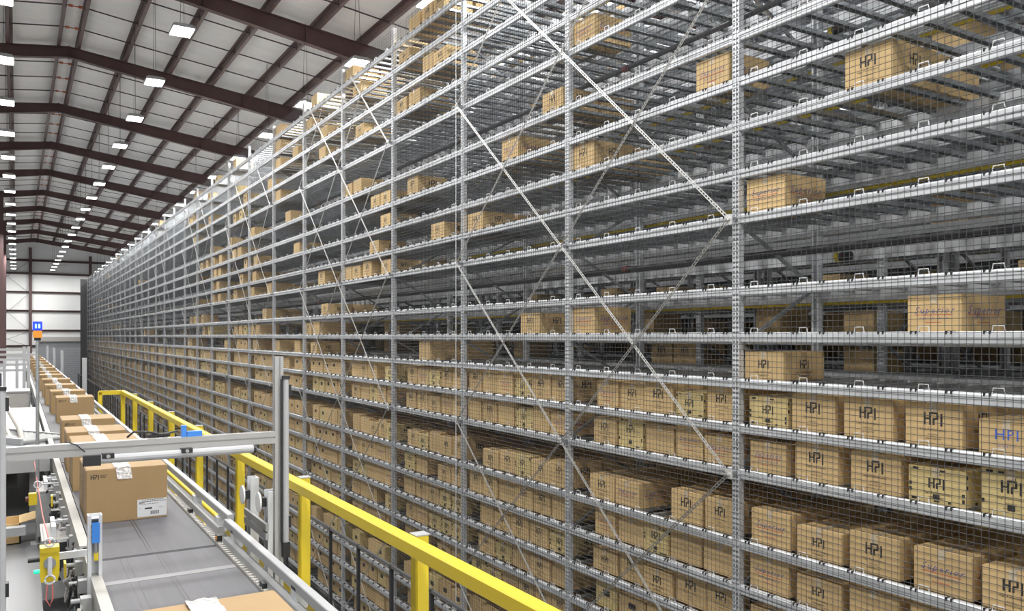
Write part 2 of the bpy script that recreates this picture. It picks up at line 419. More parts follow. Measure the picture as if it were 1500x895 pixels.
for b in range(2, NB):
    if (b - 2) % 3 == 2 or PY[b] > 90: continue
    for i in (b, b + 1):
        if i in done: continue
        done.add(i)
        for z in NODES[1:5]: obj('gusset_plate', gm, rackA, (-.10, PY[i] - Y0, z))
        if i < 12:
            for z in NODES[1:5]: part('stand_off', MB().beam((-.10, 0, 0), (0, 0, 0), .05, .03, (0, 1, 0)), M['galv_dark'], rackA, (0, PY[i] - Y0, z))
# net on the face, hung a hand's width in front of the beams
nm_ = MB(); q = .0021; nh = int((EYE + 6.28 - .1) / .058); nv = int(P0 / .058)
def wire(mb, axis, a, b, c):
    pr = [(-q, 0), (0, -q), (q, 0), (0, q)]
    n0 = len(mb.v)
    for t in (a, b):
        for p in [(a_ * (1 if axis == 'y' else .75), b_ * (1 if axis == 'y' else .75)) for a_, b_ in pr]: mb.v.append((-.055 + p[0], t, c + p[1]) if axis == 'y' else (-.055 + p[0], c + p[1], t))
    for i in range(4): mb.f.append([n0 + i, n0 + (i + 1) % 4, n0 + 4 + (i + 1) % 4, n0 + 4 + i]); mb.m.append(0)
for i in range(nh + 1): wire(nm_, 'y', 0, P0, .1 + .058 * i)
for i in range(nv): wire(nm_, 'z', .1, EYE + 6.28, P0 * i / nv)
net_m = nm_.mesh('safety_net', M['net'])
# one net throughout; cord is drawn thinner on farther bays to keep them lighter
hv = MB(); q = .0027
def cord(axis, a, b, c):
    n0 = len(hv.v)
    for t in (a, b):
        for p in ((-q, 0), (0, -q), (q, 0), (0, q)): hv.v.append((-.055 + p[0], t, c + p[1]) if axis == 'y' else (-.055 + p[0], c + p[1], t))
    for i in range(4): hv.f.append([n0 + i, n0 + (i + 1) % 4, n0 + 4 + (i + 1) % 4, n0 + 4 + i]); hv.m.append(0)
for i in range(nh + 1): cord('y', 0, P0, .1 + .058 * i)
for i in range(nv): cord('z', .1, EYE + 6.28, P0 * i / nv)
net_h = hv.mesh('safety_net', M['net'])
for b in range(NB): obj('safety_net', net_h if b < 5 else net_m, rackA, (0, PY[b] - Y0, 0), scale=(1, (PY[b + 1] - PY[b]) / P0, 1), stuff=True)
# thin drop line in front of the face, shuttle rails and sprinkler pipes behind the shelves
yd = px_y(668, D - .14)
part('drop_line', MB().tube([(-.14, yd - Y0, .3), (-.14, yd - Y0, TOPZ - .4)], .006, 5), M['galv'], rackA)
LY = PY[-1] - PY[0]
for li, z in enumerate(LEVZ):
    m = MB(); m.ext([(RD + .0, z - .14), (RD + .10, z - .14), (RD + .10, z - .12), (RD + .02, z - .12), (RD + .02, z - .02), (RD, z - .02)], 'y', 0, LY)
    part('shuttle_rail', m, M['galv'], rackA)
    if li in (1, 2, 5, 6, 7, 8, 10): part('busbar', MB().box(RD + .06, RD + .085, 0, LY, z - .172, z - .142), M['yellow_dim'], rackA)
for zr in (3.60, .90):
    p = part('sprinkler_pipe', MB().tube([(.42, 0, EYE + zr), (.42, LY, EYE + zr)], .030, 8), M['pipe'], rackA, smooth=True)
    part('sprinkler_branch', MB().tube([(.95, 0, EYE + zr + .03), (.95, LY, EYE + zr + .03)], .022, 6), M['pipe'], rackA, smooth=True)
    for k in range(6):
        yy = 8.55 + 13 * k - Y0
        part('coupling', MB().tube([(.42, yy, EYE + zr), (.42, yy + .10, EYE + zr)], .044, 8), M['red'], p)
    m = MB(); m.box(RD, RD + .05, 0, LY, EYE + zr - .06, EYE + zr + .06); m.box(RD + .2, RD + .25, 0, LY, EYE + zr + .1, EYE + zr + .16)
    part('maintenance_rail', m, M['galv'], rackA)
# far end screen of the rack
part('end_screen', MB().box(-.65, 3.0, LY + .05, LY + .10, .1, TOPZ - .1), M['fence'], rackA)
for zz, yy in ((.89, 5.87), (3.45, 5.95)):
    t = thing('shuttle_sensor', 'yellow and black sensor on the rail ' + ('just above eye level' if zz < 1 else 'high up near the top right'), 'sensor', (D + RD - .02, yy, EYE + zz))
    part('sensor_body', MB().tube([(-.04, -.09, 0), (-.04, .05, 0)], .048, 10), M['black'], t); part('yellow_end', MB().tube([(-.04, .05, 0), (-.04, .10, 0)], .05, 10), M['yellow'], t)
    part('indicator', MB().box(-.095, -.085, -.02, .0, -.005, .012), M['red'], t)

# racks behind: posts one by one, the shelving joined
def row_mesh():
    m = MB()
    for b in range(NB):
        for z in LEVZ:
            m.box(0, .05, PY[b] - Y0, PY[b + 1] - Y0, z - .10, z); m.box(RD - .05, RD, PY[b] - Y0, PY[b + 1] - Y0, z - .10, z)
            for y in chan_ys(PY[b + 1] - PY[b]): m.box(.05, RD - .05, PY[b] - Y0 + y - .035, PY[b] - Y0 + y + .035, z - .04, z - .005)
    for y in PY:
        for a, b in FN: frame_bar(m, a, b, y - Y0)
    return m.mesh('shelving', M['galv_dark'])
rowm = row_mesh()
postrow = MB()
for y in PY: postrow.box(0, .07, y - Y0 - .045, y - Y0 + .045, 0, TOPZ - .2); postrow.box(RD - .07, RD, y - Y0 - .045, y - Y0 + .045, 0, TOPZ - .2)
postrow = postrow.mesh('post_row', M['galv_dark'])
railm = MB()
for z in LEVZ: railm.box(-.12, 0, 0, LY, z - .13, z - .02)
railm = railm.mesh('shuttle_rail', M['galv'])
for X, lab in ((9.1, 'second galvanised rack row, across the shuttle aisle behind the front rack'), (10.62, 'third galvanised rack row, back to back with the second row'),
               (13.12, 'fourth galvanised rack row, beyond the second shuttle aisle'), (14.64, 'fifth galvanised rack row, back to back with the fourth'),
               (17.14, 'sixth galvanised rack row, beyond the third shuttle aisle'), (18.66, 'seventh galvanised rack row, back to back with the sixth'),
               (21.16, 'eighth galvanised rack row, beyond the fourth shuttle aisle'), (22.68, 'ninth galvanised rack row, deepest one in the hall')):
    t = thing('storage_rack', lab, 'rack', (X, Y0, 0))
    obj('shelving', rowm, t, stuff=True)
    if X > 14:
        obj('post_row', postrow, t, stuff=True); continue
    for y in PY: obj('post', post_front if X == 9.1 else post_back, t, (0, y - Y0, 0)); obj('post', post_back, t, (RD - .08, y - Y0, 0))
    if X in (9.1, 13.12): obj('shuttle_rail', railm, t, stuff=True)

# ------------------------------------------------------------------ cartons
def font_polys(text, size, shear=0, spacing=1.0):
    cu = bpy.data.curves.new('lettering', 'FONT'); cu.body = text; cu.size = size; cu.align_x = 'CENTER'; cu.align_y = 'CENTER'
    cu.shear = shear; cu.space_character = spacing; cu.resolution_u = 1
    o = bpy.data.objects.new('lettering', cu); C.objects.link(o)
    bpy.context.view_layer.update()
    me = bpy.data.meshes.new_from_object(o.evaluated_get(bpy.context.evaluated_depsgraph_get()))
    r = ([(v.co.x, v.co.y) for v in me.vertices], [tuple(p.vertices) for p in me.polygons])
    bpy.data.objects.remove(o); bpy.data.curves.remove(cu); bpy.data.meshes.remove(me); return r
def rect(u0, u1, v0, v1): return ([(u0, v0), (u1, v0), (u1, v1), (u0, v1)], [(0, 1, 2, 3)])
def polys(*ps):
    V, F = [], []
    for v, f in ps:
        o = len(V); V += v; F += [tuple(i + o for i in q) for q in f]
    return V, F
def xf(p, s, du, dv): return [(u * s + du, v * s + dv) for u, v in p[0]], p[1]
LOGO = polys(rect(0, .17, .0, .97), rect(.17, .46, .42, .56), rect(.46, .63, 0, 1.0), rect(.63, 1.20, .86, 1.0), rect(1.05, 1.22, .44, .86), rect(.78, 1.05, .42, .56), rect(.74, .91, 0, .50), rect(1.38, 1.55, -.06, .93))
LOGO = ([(u - .775, v - .48) for u, v in LOGO[0]], LOGO[1])
HP1 = font_polys('High Performance', .10); HP2 = font_polys('Industries', .075); HP3 = font_polys('www.hpi.net', .085)
SUP = font_polys('Superior', .30, .35, 1.25); SUP2 = font_polys('UNIFORM GROUP', .13, 0, 1.25)
BHP = font_polys('HPI', .62, 0, 1.1); BH2 = font_polys('D I R E C T', .15)
def hpi_print(w, h, s=None):
    s = s or min(.228 * min(w, .5), .32 * h)
    lo = .14 * h if h > .3 else .06 * h
    return [('ink', xf(LOGO, s * .95, 0, lo)), ('ink', xf(HP1, w * .62, 0, lo - s * .5 - .035)), ('ink', xf(HP2, w * .62, 0, lo - s * .5 - .075)), ('ink', xf(HP3, w * .62, 0, -.33 * h))]
def sup_print(w, h):
    s = w * .56
    return [('ink_blue', xf(SUP, s, 0, .08 * h)), ('ink_red', rect(-w * .36, w * .34, -.045 * h, -.03 * h)), ('ink_blue', xf(SUP2, s * .8, 0, -.14 * h)), ('ink_red', rect(-w * .16, w * .14, -.26 * h, -.245 * h))]
def blue_print(w, h): return [('ink_bright', xf(BHP, w * .45, 0, .06 * h)), ('ink_bright', xf(BH2, w * .4, 0, -.27 * h))]
def patch_print(w, h, rnd):
    P = hpi_print(w, h)
    for k in range(6):
        u = -w / 2 + .03 + rnd.random() * (w - .08); v = rnd.choice((h / 2 - .028, -h / 2 + .01)) ; P.append(('ink', rect(u, u + .02 + rnd.random() * .035, v, v + .014 + rnd.random() * .01)))
    for sx in (-1, 1):
        for k in range(2):
            v = (rnd.random() - .5) * h * .8; u = sx * (w / 2 - .02); P.append(('ink', rect(u - .012, u + .012, v, v + .03)))
    P.append(('ink', rect(-.03, .03, -h * .38, -h * .25)))
    P.append(('ink', rect(-.02, .035, h * .30, h * .36)))
    return P
INK = ['ink', 'ink_blue', 'ink_bright', 'ink_red']
def carton_meshes(w, d, h, kind, seed):
    rnd = random.Random(seed)
    b = MB(); e = .006
    # board body with softened edges and a recessed flap joint on top
    pr = [(-d/2 + e, -w/2), (d/2 - e, -w/2), (d/2, -w/2 + e), (d/2, w/2 - e), (d/2 - e, w/2), (-d/2 + e, w/2), (-d/2, w/2 - e), (-d/2, -w/2 + e)]
    b.ext(pr, 'z', 0, h - .004)
    b.box(-d/2 + e, d/2 - e, -w/2 + e, -.002, h - .004, h + (rnd.random() * .003)); b.box(-d/2 + e, d/2 - e, .002, w/2 - e, h - .004, h + rnd.random() * .003)
    body = b.mesh('carton', M['kraft_pale' if kind == 'patch' else 'kraft'])
    pb = MB()
    def put(P, face, W):
        for mk, (V, F) in P:
            vs = [(-d/2 - .0012, -u, h/2 + v) if face == 'f' else (u, -w/2 - .0012, h/2 + v) for u, v in V]
            pb.add(vs, F, INK.index(mk))
    fn = {'logo': hpi_print, 'superior': sup_print, 'blue': blue_print}.get(kind)
    if kind == 'patch': put(patch_print(w, h, rnd), 'f', w); put(patch_print(d, h, rnd), 's', d)
    elif fn: put(fn(w, h), 'f', w); put(fn(d, h), 's', d)
    pm_ = pb.mesh('lettering', [M[k] for k in INK]) if pb.f else None
    t = MB(); t.box(-d/2 - .002, d/2 + .002, -.03, .03, h + .002, h + .0045); t.box(-d/2 - .003, -d/2, -.03, .03, h - .07, h + .004)
    return body, pm_, t.mesh('tape', M['tape'])
LIB = {}
def variants(kind, n, hs):
    out = []
    for i in range(n):
        w = .44 + .085 * ((i * 37) % 10) / 9; d = .60 + .04 * (i % 3); h = hs[i % len(hs)]
        out.append((w, d, h, carton_meshes(w, d, h, kind, i)))
    LIB[kind] = out
variants('logo', 8, (.375, .36, .33, .37, .29, .365, .35, .31)); variants('patch', 4, (.33, .30, .36, .28)); variants('superior', 4, (.37, .355, .31, .345))
variants('plain', 3, (.37, .33, .36)); variants('blue', 1, (.27,))
KWORD = {'logo': 'brown carton with black logo', 'patch': 'pale carton with black marks', 'superior': 'brown carton with violet lettering', 'plain': 'unprinted brown carton', 'blue': 'low carton with blue lettering'}
SHELF = {}
for li in range(24):
    n = 11 - li
    SHELF[li] = 'eye-level shelf' if n == 0 else (f'{NUM[n]} shelf above eye level' if n > 0 else f'{NUM[-n]} shelf below eye level')
def bay_name(b): return 'nearest bay' if b == 1 else f'{NUM[b]}-nearest bay'
placed = []                                  # (bay, level, y centre, kind, variant, dx)
def pick(kind, w):
    V = LIB[kind]; return min(range(len(V)), key=lambda i: abs(V[i][0] - w) + random.random() * .05)
def bay_of(y):
    for b in range(NB):
        if PY[b] <= y < PY[b + 1]: return b
    return None
A, B_, C_ = 0, 5, 10
single = [  # left and right pixel of the front face, shelf, kind
 (838, 872, 4, 'superior'), (793, 826, 5, 'logo'), (734, 760, 6, 'superior'), (839, 870, 7, 'logo'), (595, 614, 6, 'logo'), (1017, 1071, 6, 'superior'), (1237, 1308, 7, 'logo'),
 (1093, 1150, 9, 'superior'), (1326, 1412, 11, 'superior'), (1092, 1146, 12, 'logo'), (763, 790, 11, 'logo'), (839, 871, 11, 'superior'), (613, 631, 12, 'plain'),
 (684, 708, 8, 'logo'), (632, 650, 8, 'logo'), (504, 516, 5, 'logo'), (517, 530, 5, 'plain'), (543, 556, 6, 'logo'), (557, 572, 6, 'logo'), (557, 572, 7, 'logo'),
 (541, 555, 8, 'logo'), (558, 573, 9, 'logo'), (504, 515, 9, 'plain'), (516, 528, 9, 'logo'), (531, 545, 9, 'logo'), (465, 477, 9, 'logo'), (417, 427, 5, 'plain'), (429, 440, 7, 'logo'),
 (403, 412, 4, 'plain'), (392, 399, 3, 'plain'), (403, 412, 2, 'logo'), (403, 412, 1, 'plain'), (427, 438, 2, 'logo'), (466, 478, 3, 'plain'), (366, 374, 5, 'plain'), (334, 341, 5, 'plain'),
 (340, 346, 6, 'plain'), (348, 354, 6, 'plain'), (371, 378, 7, 'plain'), (369, 376, 8, 'plain'), (366, 373, 9, 'plain'), (391, 398, 9, 'plain'), (310, 315, 6, 'plain'), (320, 326, 6, 'plain'),
 (312, 318, 7, 'plain'), (308, 314, 8, 'plain'), (316, 322, 8, 'plain'), (309, 315, 9, 'plain'), (318, 324, 9, 'plain'), (469, 482, 10, 'logo'), (384, 391, 10, 'plain'), (446, 457, 11, 'logo'),
 (458, 469, 11, 'plain'), (349, 356, 11, 'plain'), (365, 371, 11, 'plain'), (374, 381, 11, 'plain'), (454, 465, 12, 'logo'), (431, 440, 12, 'plain'), (346, 353, 12, 'plain'), (402, 410, 12, 'plain'),
 (370, 377, 12, 'plain'), (599, 615, 0, 'plain'), (618, 634, 0, 'logo'), (635, 651, 0, 'logo'), (583, 601, 1, 'logo'), (619, 635, 2, 'plain'), (636, 654, 2, 'logo'), (580, 596, 3, 'logo'), (598, 616, 3, 'plain'),
 (516, 530, 1, 'logo'), (505, 518, 0, 'plain'), (455, 466, 0, 'plain'), (447, 457, 1, 'plain'), (469, 480, 2, 'plain'), (520, 534, 3, 'logo'), (403, 412, 0, 'plain')]
XF = .075
for x1, x2, li, kd in single:
    ya, yb = px_y(x2, D + XF), px_y(x1, D + XF); y = (ya + yb) / 2; b = bay_of(y)
    placed.append([b, li, y, kd, pick(kd, yb - ya), 0])
# filled shelves: the nearest bay as photographed, the others at random
near = {13: [('patch', 1096, 1155), ('logo', 1160, 1223), ('logo', 1236, 1308), ('logo', 1326, 1410), ('blue', 1432, 1520)],
        14: [('superior', 1096, 1155), ('logo', 1165, 1228), ('logo', 1244, 1322), ('patch', 1329, 1417), ('patch', 1436, 1530)],
        15: [('superior', 1098, 1160), ('logo', 1165, 1235), ('logo', 1244, 1318), ('superior', 1338, 1424), ('logo', 1440, 1530)],
        16: [('superior', 1097, 1157), ('logo', 1167, 1232), ('plain', 1244, 1316), ('plain', 1330, 1420), ('logo', 1440, 1530)],
        17: [('logo', 1098, 1158), ('logo', 1166, 1232), ('logo', 1246, 1318), ('superior', 1335, 1420)]}
for li, L in near.items():
    for kd, x1, x2 in L:
        ya, yb = px_y(x2, D + XF), px_y(x1, D + XF); placed.append([1, li, (ya + yb) / 2, kd, pick(kd, yb - ya), 0])
rest = []                                    # cartons joined: (y, level, w, d, h, x)
def fill(b, li):
    y = PY[b] + .085; out = []
    while True:
        kd = random.choices(('logo', 'patch', 'superior', 'plain'), (.5, .2, .14, .16))[0]
        vi = random.randrange(len(LIB[kd])); wd = LIB[kd][vi][0]
        if y + wd > PY[b + 1] - .07: break
        if random.random() > .05: out.append([b, li, y + wd / 2, kd, vi, random.random() * .03])
        y += wd + .012 + random.random() * .045
    return out
IND_BAY = 5
for b in range(1, NB):
    for li in range(13, 24):
        if b == 1 and li in near: continue
        F_ = fill(b, li)
        vis = {1: 17, 2: 17, 3: 19, 4: 19, 5: 19}.get(b, 0)
        if b <= IND_BAY and li <= vis: placed += F_
        else:
            for _b, _l, y, kd, vi, dx in F_:
                w_, d_, h_, _ = LIB[kd][vi]; rest.append((y, li, w_, d_, h_, dx, kd))
    if b >= 9:
        for li in range(0, 13):
            dens = .10 if b < 13 else .015
            for _b, _l, y, kd, vi, dx in fill(b, li):
                if random.random() < dens * (1.6 if li > 9 else 1):
                    w_, d_, h_, _ = LIB[kd][vi]; rest.append((y, li, w_, d_, h_, dx, kd))
placed.sort(key=lambda p: (p[0], p[1], -p[2]))
cnt = {}
for p in placed: cnt[(p[0], p[1])] = cnt.get((p[0], p[1]), 0) + 1
run = {}
for b, li, y, kd, vi, dx in placed:
    w_, d_, h_, (bm_, pm_, tm_) = LIB[kd][vi]
    o = obj('carton', bm_, None, (D + XF + d_ / 2 + dx, y, LEVZ[li]))
    k = run[(b, li)] = run.get((b, li), 0) + 1; n = cnt[(b, li)]
    pos = 'alone on' if n == 1 else f'{NUM[k]} from left on'
    tag(o, f'{KWORD[kd]}, {pos} {SHELF[li]}, {bay_name(b)}', 'carton', 'cartons stored on the front rack')
    if pm_ and b <= 6: obj('lettering', pm_, o)
    if b <= 5: obj('tape', tm_, o)
# second carton deep behind each front one, plus the far bays: one joined mass
rm_ = MB()
for y, li, w_, d_, h_, dx, kd in rest:
    rm_.box(XF + dx, XF + dx + d_, y - w_/2 - Y0, y + w_/2 - Y0, LEVZ[li], LEVZ[li] + h_, 1 if kd == 'patch' else 0)
    if kd in ('logo', 'patch'):
        z = LEVZ[li] + h_ * .6; rm_.add([(XF + dx - .002, y - .07 - Y0, z - .04), (XF + dx - .002, y + .07 - Y0, z - .04), (XF + dx - .002, y + .07 - Y0, z + .04), (XF + dx - .002, y - .07 - Y0, z + .04)], [(0, 1, 2, 3)], 2)
for b, li, y, kd, vi, dx in placed:
    if li >= 13 or random.random() < .45 or (li == 7 and b == 1):
        w_, d_, h_, _ = LIB[kd][vi]; x = XF + d_ + .06
        rm_.box(x, x + d_ * .95, y - w_/2 - Y0, y + w_/2 - Y0, LEVZ[li], LEVZ[li] + h_ - .01)
ro = part('carton_mass', rm_, [M['kraft'], M['kraft_pale'], M['ink']], None, (D, Y0, 0), stuff=True)
tag(ro, 'hundreds of brown cartons filling the distant bays of the front rack', 'cartons')
# cartons on the racks behind
rb = MB()
for X in (9.1, 10.62, 13.12, 14.64, 18.66):
    for b in range(1, NB - 4):
        for li in range(0, 24):
            for s in range(6):
                if random.random() < ((.05 if X < 14 else .3) if li < 10 else .14 if li < 13 and X < 14 else .8):
                    wd = (PY[b + 1] - PY[b]); y = PY[b] + .1 + (s + .5) * (wd - .2) / 6; hw = .2 + random.random() * .03; h_ = random.choice((.28, .33, .36))
                    rb.box(X + .06 - D, X + .66 - D, y - hw - Y0, y + hw - Y0, LEVZ[li], LEVZ[li] + h_)
ro = part('carton_mass', rb, M['kraft'], None, (D, Y0, 0), stuff=True)
tag(ro, 'brown cartons on the dark rack rows behind the front rack', 'cartons')
for px, wpx, X in ((969, 32, 9.16), (1003, 32, 9.16)):
    y = px_y(px, X); w_, d_, h_, (bm_, pm_, tm_) = LIB['logo'][1]
    o = obj('carton', bm_, None, (X + d_ / 2, y, LEVZ[12])); tag(o, ('left' if px < 980 else 'right') + ' one of two shadowed cartons on the second rack row, below eye level', 'carton', 'cartons on the second rack row')
    obj('lettering', pm_, o); obj('tape', tm_, o)

# ------------------------------------------------------------------ black guard fence on the hall floor in front of the rack
FX = 5.6; FT = EYE - .7151 * FX
fe = thing('guard_fence', 'black steel guard fence standing along the foot of the rack', 'fence', (FX, 0, 0))
y = px_y(525, FX) - 1.62 * 6
fp = MB().box(-.03, .03, -.03, .03, 0, FT).mesh('post', M['fence'])
ys = []
while y < 100: ys.append(y); y += 1.62
for y in ys: obj('post', fp, fe, (0, y, 0))
part('top_rail', MB().box(-.025, .025, ys[0], ys[-1], FT - .05, FT), M['fence_rail'], fe)
part('bottom_rail', MB().box(-.02, .02, ys[0], ys[-1], .12, .16), M['fence'], fe)

# ------------------------------------------------------------------ yellow railing on the mezzanine edge
HX = 1.60; HZ = EYE - .961
rl = thing('safety_railing', 'yellow square-tube safety railing along the mezzanine edge', 'railing', (HX, 0, DECK))
hz = HZ - DECK; Yend = 15.9
def rrect(x0, x1, z0, z1, e=.008): return [(x0 + e, z0), (x1 - e, z0), (x1, z0 + e), (x1, z1 - e), (x1 - e, z1), (x0 + e, z1), (x0, z1 - e), (x0, z0 + e)]
part('top_rail', MB().ext(rrect(-.035, .035, hz - .07, hz), 'y', .6, Yend), M['yellow'], rl)
part('return_rail', MB().ext([(Yend - .035, hz - .07), (Yend + .035, hz - .07), (Yend + .035, hz), (Yend - .035, hz)], 'x', -.38, .035), M['yellow'], rl)
part('mid_rail', MB().ext(rrect(-.03, .03, hz - .782, hz - .700), 'y', .6, Yend), M['yellow'], rl)
part('toe_board', MB().box(.0, .012, .6, Yend, .0, .12), M['yellow'], rl)
pm1 = MB().ext(rrect(-.035, .035, -.035, .035), 'z', 0, hz - .002).mesh('post', M['yellow'])
cap = MB().box(-.038, .038, -.038, .038, 0, .006).mesh('post_cap', M['ctl'])
bp = MB().box(-.08, .06, -.06, .06, 0, .01).mesh('base_plate', M['yellow'])
inv = 1 / (615 - 25)
for k in range(-1, 8):
    x = 25 + 1 / (inv + .000683 * k); y = px_y(x, HX + .07)
    if y > Yend - .3 or y < .7: continue
    p = obj('post', pm1, rl, (.07, y, 0)); obj('post_cap', cap, p, (0, 0, hz - .002)); obj('base_plate', bp, p)
for x, y in ((.0, Yend), (-.36, Yend)):
    p = obj('post', pm1, rl, (x, y, -.02)); obj('base_plate', bp, p, (0, 0, .02))

# ------------------------------------------------------------------ belt conveyor
BZ = EYE - 1.35; bz = BZ - DECK
cv = thing('belt_conveyor', 'long grey belt conveyor with pale guard rails carrying cartons', 'conveyor', (0, 0, DECK))
def belt_sec(y0, y1, z0, z1):
    m = MB(); r = .012
    m.add([(.405, y0, z0 - .02), (1.10, y0, z0 - .02), (.405, y0 + r, z0), (1.10, y0 + r, z0), (.405, y1 - r, z1), (1.10, y1 - r, z1), (.405, y1, z1 - .02), (1.10, y1, z1 - .02),
           (.405, y0, z0 - .09), (1.10, y0, z0 - .09), (.405, y1, z1 - .09), (1.10, y1, z1 - .09)],
          [(0, 1, 3, 2), (2, 3, 5, 4), (4, 5, 7, 6), (8, 9, 1, 0), (6, 7, 11, 10), (9, 8, 10, 11), (0, 2, 4, 6, 10, 8), (1, 9, 11, 7, 5, 3)])
    return part('belt', m, M['belt'], cv)
b1 = belt_sec(1.0, 5.465, bz, bz); b2 = belt_sec(5.495, 9.9, bz, bz); belt_sec(9.93, 20, bz, bz); belt_sec(20.03, 34, bz, bz); belt_sec(34.03, 52, bz, bz)
part('belt_lacing', MB().box(.407, 1.098, 4.90, 4.97, bz - .001, bz + .0015), M['belt_band'], b1)
ln = MB()
for x0 in (.735, .755): ln.box(x0, x0 + .004, 3, 5.46, bz - .001, bz + .001); ln.box(x0 - .03, x0 - .026, 5.5, 6.7, bz - .001, bz + .001)
for x0 in (.53, .565): ln.box(x0, x0 + .003, 3.6, 5.46, bz - .001, bz + .001)
part('belt_wear_line', ln, M['black'], b1)
# side frames
SF = [(.0, -.16), (.0, .012), (.055, .012), (.055, -.0), (.02, -.0), (.02, -.14), (.055, -.14), (.055, -.16)]
ls = MB(); ls.ext([(.35 + p[0], bz + p[1]) for p in SF], 'y', .8, 5.75); ls2 = MB(); ls2.ext([(.335 + p[0], bz + .02 + p[1]) for p in SF], 'y', 5.77, 52)
part('side_frame', ls, M['cream'], cv); part('side_frame', ls2, M['cream'], cv)
rs = MB(); rs.ext([(1.10, bz - .16), (1.135, bz - .16), (1.135, bz + .016), (1.10, bz + .016)], 'y', .8, 52); part('side_frame', rs, M['cream'], cv)
tm = MB()
for k in range(90):
    y = 2.6 + k * .055; tm.box(1.102, 1.128, y, y + .03, bz + .016, bz + .022)
part('bolt_row', tm, M['ctl_top'], cv, stuff=True)
gr = lambda x, z, h, w=.043: [(x + .004, z - h), (x + w - .004, z - h), (x + w, z - h + .004), (x + w, z - .004), (x + w - .004, z), (x + .004, z), (x, z - .004), (x, z - h + .004)]
zb_ = lambda dz: 2.03 - dz
for nm, prof, y0, y1 in (('guard_rail', gr(1.15, zb_(1.19), .052), .9, 5.50), ('guard_rail', gr(1.128, zb_(1.287), .06), .9, 5.42),
                         ('guard_rail', gr(1.17, zb_(1.165), .052), 5.50, 52), ('guard_rail', gr(1.135, zb_(1.265), .06), 5.62, 52)):
    part(nm, MB().ext(prof, 'y', y0, y1), M['rail'], cv)
bk = MB().box(1.12, 1.18, -.04, .04, zb_(1.30), zb_(1.20))
bkm = bk.mesh('rail_bracket', M['galv'])
for y in (3.95, 5.28, 5.75, 6.6, 8.3, 10.5, 13, 16): obj('rail_bracket', bkm, cv, (.03, y, -.02))
part('photo_eye', MB().box(1.105, 1.135, 5.48, 5.55, bz + .018, bz + .06), M['black'], cv)
part('photo_eye_lamp', MB().box(1.10, 1.106, 5.50, 5.53, bz + .03, bz + .05), M['led_amber'], cv)
for y in (4.35, 6.5): part('rail_clip', MB().box(1.105, 1.135, y, y + .07, bz + .016, bz + .045), M['black'], cv)
lg = MB(); lg.box(-.03, .03, -.02, .02, 0, bz - .16); lg.box(-.06, .06, -.05, .05, 0, .012); lgm = lg.mesh('leg', M['rail'])
for y in (2.2, 4.4, 6.3, 8.6, 11, 13.5, 16.5, 20, 24, 29, 35, 42, 50):
    for x in (.365, 1.12): obj('leg', lgm, cv, (x, y, 0))
    part('cross_member', MB().box(.365, 1.12, y - .02, y + .02, .22, .28), M['rail'], cv)
# enclosures hung on the left side
for y0, x0, x1 in ((6.86, .16, .325), (9.05, .165, .32)):
    e = part('control_box', MB().box(x0, x1, y0, y0 + .62, zb_(1.93), zb_(1.505)), M['ctl'], cv)
    part('control_box_lid', MB().box(x0 - .006, x1 + .004, y0 - .006, y0 + .63, zb_(1.505), zb_(1.495)), M['ctl_top'], e)
    part('box_door', MB().box(x0 + .012, x1 - .012, y0 - .007, y0, zb_(1.92), zb_(1.53)), M['ctl'], e)
    part('hanger', MB().box(x0 + .06, x0 + .09, y0 + .1, y0 + .5, zb_(1.50), zb_(1.42)).box(x0 + .06, .36, y0 + .28, y0 + .31, zb_(1.44), zb_(1.41)), M['galv'], e)
rnd = random.Random(5)
cb = MB(); cw = MB()
for k in range(80):
    y = 4.3 + rnd.random() * 5.2; x = .26 + rnd.random() * .08; z = zb_(1.40 + rnd.random() * .14)
    pts = [(x, y, z)]
    for j in range(5): pts.append((pts[-1][0] + (rnd.random() - .5) * .05, pts[-1][1] + (rnd.random() - .3) * .14, max(zb_(1.95), pts[-1][2] - .02 - rnd.random() * .05)))
    (cb if k % 3 else cw).tube(pts, .007 + rnd.random() * .005, 5)
part('cable', cb, M['black'], cv, stuff=True); part('cable', cw, M['ctl_top'], cv, stuff=True)
mo = MB()
for k in range(14):
    y = 4.5 + k * .38 + rnd.random() * .1; x = .27 + rnd.random() * .03
    mo.box(x + .02, x + .07, y, y + .04 + rnd.random() * .05, zb_(1.46 + rnd.random() * .06), zb_(1.40))
    mo.tube([(x - .02, y + .15, zb_(1.45)), (.36, y + .15, zb_(1.45))], .013, 8)
part('junction_fitting', mo, M['ctl'], cv, stuff=True)
for y, z in ((5.75, 1.50), (7.25, 1.55), (8.0, 1.46)): part('yellow_tag', MB().box(.25, .262, y, y + .10, zb_(z), zb_(z - .09)), M['yellow'], cv)
for y in (6.1, 6.5, 7.7): part('valve_block', MB().box(.24, .30, y, y + .1, zb_(1.52), zb_(1.44)), M['black'], cv)
part('bearing_knob', MB().tube([(.30, 5.35, zb_(1.44)), (.36, 5.35, zb_(1.44))], .045, 10), M['black'], cv)

